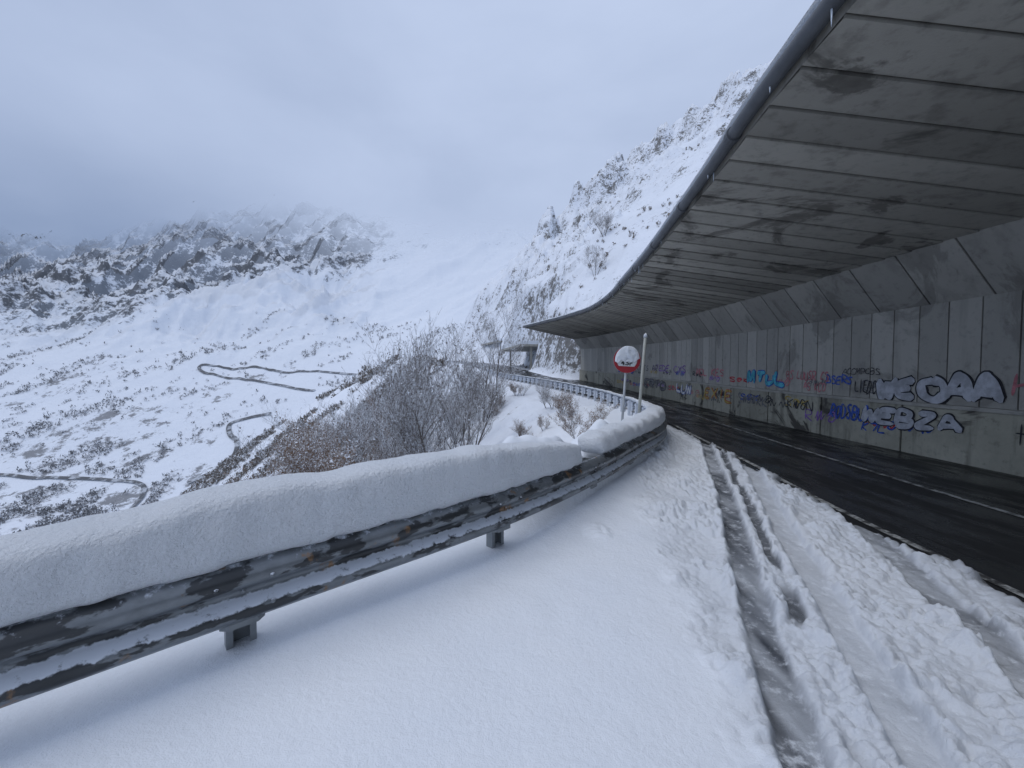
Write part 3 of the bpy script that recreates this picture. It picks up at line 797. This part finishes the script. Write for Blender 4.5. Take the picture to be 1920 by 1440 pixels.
# ------------------------------------------------------------------ trees
def make_tree(seed, bushy, twigs_mat, leafy):
    R_ = random.Random(seed)
    tv, tf, cvv, cf = [], [], [], []
    def seg(v, f, p, q, r0, r1, n=3):
        d = (q-p)
        a = d.cross(Vector((R_.random(), R_.random(), .3)))
        if a.length < 1e-6: return
        a.normalize(); b = d.normalized().cross(a); i0 = len(v)
        for c, r in ((p, r0), (q, r1)):
            for k in range(n):
                an = 2*math.pi*k/n; v.append(c+(a*math.cos(an)+b*math.sin(an))*r)
        for k in range(n): f.append((i0+k, i0+(k+1) % n, i0+n+(k+1) % n, i0+n+k))
    def grow(p, d, L, r, lev):
        n = 4 if lev < 2 else 3
        q = p
        for i in range(n):
            d = (d+Vector((R_.uniform(-1, 1), R_.uniform(-1, 1), R_.uniform(-.25, .7)))*(.12+.05*lev)).normalized()
            nq = q+d*(L/n); r1 = r*(1-.75*(i+1)/n)
            r0 = r*(1-.75*i/n)
            if lev < 2: seg(tv, tf, q, nq, r0, r1, 5 if lev == 0 else 4)
            else: seg(cvv, cf, q, nq, r0, r1, 3)
            if lev < 4 and (i > 0 or lev > 0):
                for _ in range(2 if lev < 3 else 1):
                    a = R_.uniform(0, 6.28); sp = R_.uniform(.5, 1.0)
                    side = Vector((math.cos(a), math.sin(a), .35))
                    nd_ = (d*(1-sp*.45)+side*sp*.7).normalized()
                    grow(nq, nd_, L*R_.uniform(.36, .58), max(r1*.6, .0014), lev+1)
            if lev >= 3 and leafy and R_.random() < leafy:
                c = nq+Vector((R_.uniform(-.02, .02), R_.uniform(-.02, .02), 0)); s_ = R_.uniform(.006, .015); i0 = len(cvv)
                for _ in range(3): cvv.append(c+Vector((R_.uniform(-1, 1), R_.uniform(-1, 1), R_.uniform(-1, 1)))*s_)
                cf.append((i0, i0+1, i0+2))
            q = nq
    st = R_.choice((3, 4, 5)) if bushy else R_.choice((1, 2))
    for k in range(st):
        a = R_.uniform(0, 6.28); t = .42 if bushy else .12
        grow(Vector((0, 0, -.08)), Vector((math.cos(a)*t, math.sin(a)*t, 1)).normalized(), R_.uniform(.66, .95), .015 if bushy else .020, 0)
    t = pymesh("trunk", tv, tf); t.materials.append(M_bark)
    c = pymesh("crown", cvv, cf); c.materials.append(twigs_mat)
    return t, c
kinds = []
for i in range(5): kinds.append((make_tree(100+i, True, M_twig, .1), 'frost'))
for i in range(4): kinds.append((make_tree(120+i, False, M_twig, .05), 'tall'))
for i in range(4): kinds.append((make_tree(140+i, True, M_brown, .8), 'brown'))
print("tree faces", [len(k[0][1].polygons) for k in kinds])
R2 = random.Random(77)
def plant(x, y, h, kind, wide=1.):
    ch = [k for k in kinds if k[1] == kind]
    (t, c), _ = R2.choice(ch)
    g, _s = nearH(np.array([x]), np.array([y])); g = float(g[0])
    e = empty("tree", (x, y, g-.1)); e.rotation_euler = (0, 0, R2.uniform(0, 6.28)); e.scale = (h*wide, h*wide, h)
    setmeta(e, "bare frosted tree on the snowy slope" if kind != 'brown' else "brown leaved shrub dusted with snow on the slope", "tree", group="bare trees on the slope below the road")
    for nm, me_ in (("trunk", t), ("crown", c)):
        p = bpy.data.objects.new(nm, me_); COL.objects.link(p); p.parent = e
cnt = 0
for i in range(1500):
    if cnt >= 78: break
    y = R2.uniform(11, 44); s = R2.uniform(4.0, 19)
    if y > 30 and s < 6: continue
    x = float(RAIL(y))-s
    if x/y < -.68 or x/y > -.05: continue
    q = -x/y
    if q < .34 and R2.random() < .45: continue
    h = min(2.7+.25*(s-4), 5.4)*R2.uniform(.65, 1.12)
    kind = 'brown' if (q > .28 and R2.random() < .75) or R2.random() < .10 else ('tall' if R2.random() < .35 else 'frost')
    if kind == 'brown': h *= .95
    plant(x, y, h, kind, R2.uniform(.85, 1.1)); cnt += 1
plant(-1.7, 24, 5.6, 'tall', .8); plant(-1.0, 26, 5.2, 'tall', .8); plant(-2.2, 20, 4.8, 'tall', .9)
plant(-2.4, 13.5, 4.3, 'frost', .9); plant(-3.8, 14.5, 5.0, 'frost', .85); plant(-1.9, 16, 4.2, 'frost', .8); plant(-5.2, 17, 5.4, 'tall', .95)
plant(9.6, 46, 3, 'frost', 1); plant(12, 52, 3, 'frost', 1)
for x, y in ((-8.6, 13), (-7.4, 12.2), (-6.4, 11.5), (-9.4, 15), (-5.6, 12.5)): plant(x, y, 3.2, 'brown', 1.15)
for i in range(16):
    y = R2.uniform(9.5, 26); s = R2.uniform(1.6, 4.5)
    plant(float(RAIL(y))-s, y, R2.uniform(.45, 1.1), R2.choice(('frost', 'brown')), 1.2)

# scrub as one mass each
def scrub(name, pts, mat, label, tri=16):
    P = []
    for (x, y, z, s) in pts:
        n = tri
        c = rng.normal(size=(n, 3)); c /= np.linalg.norm(c, axis=1)[:, None]
        c = c*(rng.random(n)**.5)[:, None]*s*np.array([.55, .55, .5])+np.array([x, y, z+s*.42])
        a = c[:, None, :]+rng.normal(size=(n, 3, 3))*s*.15*np.array([1, 1, 1.5])
        P.append(a.reshape(-1, 3))
    V = np.concatenate(P); F_ = np.arange(len(V)).reshape(-1, 3)
    me = bpy.data.meshes.new(name); me.from_pydata(V.tolist(), [], F_.tolist()); me.update()
    o = mkobj(name, me, mat, smooth=False); setmeta(o, label, "scrub", "stuff")
M_scr = mat_simple("scrub_grey", (.13, .13, .135), (.32, .32, .33), .9, .25, 0, .25)
M_scr2 = mat_simple("scrub_brown", (.13, .11, .095), (.27, .235, .20), .9, .6, 0, .30)
pts = []
N_ = 26000
yy = np.exp(rng.uniform(np.log(230), np.log(660), N_)); cc = rng.uniform(-1.5, -.1, N_); xx_ = cc*yy
dgn = fbm((xx_*.75-yy*.66)/24, (xx_*.66+yy*.75)/120, 4, 300)
den = dgn+.35*fbm(xx_/18, yy/18, 2, 301)+.40*sst(400, 300, yy)-.14*sst(460, 640, yy)
field = np.abs(((xx_+.35*yy) % 46)-23) < 15     # open fields on the valley floor
den = den-.5*field*(yy < 340)*(fbm(xx_/60, yy/40, 2, 333) > -.1)
zz = farH(xx_, yy)
for i in range(len(yy)):
    if den[i]+rng.uniform(-.12, .12) > .27 or rng.random() < .025:
        if np.min(np.hypot(ROADPTS[:, 0]-xx_[i], (ROADPTS[:, 1]-yy[i]-2)*.7)) < 5.5: continue
        pts.append((xx_[i], yy[i], zz[i], rng.uniform(1.3, 4.6)))
print("far scrub", len(pts))
scrub("scrub", pts, M_scr, "grey bare scrub scattered over the snowy valley", 12)
pts = []
yy = rng.uniform(45, 160, 9000); ss = rng.uniform(2, 75, 9000); xx_ = RAIL(yy)-ss
den = fbm(xx_/14, yy/14, 4, 310)
zz, _ = nearH(xx_, yy)
for i in range(len(yy)):
    if den[i] > .06: pts.append((xx_[i], yy[i], zz[i], rng.uniform(.7, 2.0)))
yy = rng.uniform(45, 112, 1800); ss = rng.uniform(7.5, 60, 1800); xx_ = RAIL(yy)+ss
zz, _ = nearH(xx_, yy); den = fbm(xx_/12, yy/12, 3, 320)
for i in range(len(yy)):
    if den[i] > .34: pts.append((xx_[i], yy[i], zz[i], rng.uniform(.25, .6)))
print("near scrub", len(pts))
scrub("scrub", pts, M_scr2, "brown leafless brush poking through snow on the hillside", 22)

# ------------------------------------------------------------------ world, light, camera
w = bpy.data.worlds.new("World"); scene.world = w; w.use_nodes = True
nt = w.node_tree; nt.nodes.clear()
out = nt.nodes.new('ShaderNodeOutputWorld')
sky = nt.nodes.new('ShaderNodeTexSky'); sky.sky_type = 'NISHITA'; sky.sun_disc = False
sky.sun_elevation = math.radians(63); sky.sun_rotation = math.radians(-105)
tc = nd(nt, 'ShaderNodeTexCoord').outputs['Generated']
sep = nd(nt, 'ShaderNodeSeparateXYZ', {0: tc})
n1 = nd(nt, 'ShaderNodeTexNoise', {'Vector': scl(nt, tc, (1, 1, 2.2)), 'Scale': 1.6, 'Detail': 6., 'Roughness': .5, 'Distortion': .3}).outputs['Fac']
lft = mr(nt, sep.outputs[0], -.15, -.75)
low = mr(nt, sep.outputs[2], .45, .16)
dk = mth(nt, 'ADD', mth(nt, 'MULTIPLY', lft, mth(nt, 'ADD', .16, mth(nt, 'MULTIPLY', low, .56))), mth(nt, 'MULTIPLY', mth(nt, 'SUBTRACT', n1, .5), .8))
c = mixc(nt, mr(nt, dk, -.15, .8, smooth=False), (.59, .69, .91), (.21, .285, .46))
sc_ = nd(nt, 'ShaderNodeVectorMath', {0: sky.outputs[0], 1: (.09, .09, .09)}, operation='MULTIPLY').outputs[0]
c = mixc(nt, .10, c, sc_)
bg = nd(nt, 'ShaderNodeBackground', {'Color': c, 'Strength': 1.0})
nt.links.new(bg.outputs[0], out.inputs[0])
sun = bpy.data.lights.new("sun", 'SUN'); sun.energy = 1.0; sun.angle = math.radians(42); sun.color = (1, .97, .93)
so = bpy.data.objects.new("sun", sun); COL.objects.link(so)
so.rotation_euler = Vector((.48, .12, -1)).to_track_quat('-Z', 'Y').to_euler()

cam = bpy.data.cameras.new("camera"); co = bpy.data.objects.new("camera", cam); COL.objects.link(co)
cam.sensor_width = 36; cam.lens = 13.875; cam.clip_end = 8000; cam.clip_start = .05
co.location = (0, 0, 1.6); co.rotation_euler = (math.radians(90-1.93), 0, 0)
scene.camera = co
scene.view_settings.view_transform = 'Standard'; scene.view_settings.look = 'None'; scene.view_settings.exposure = 0
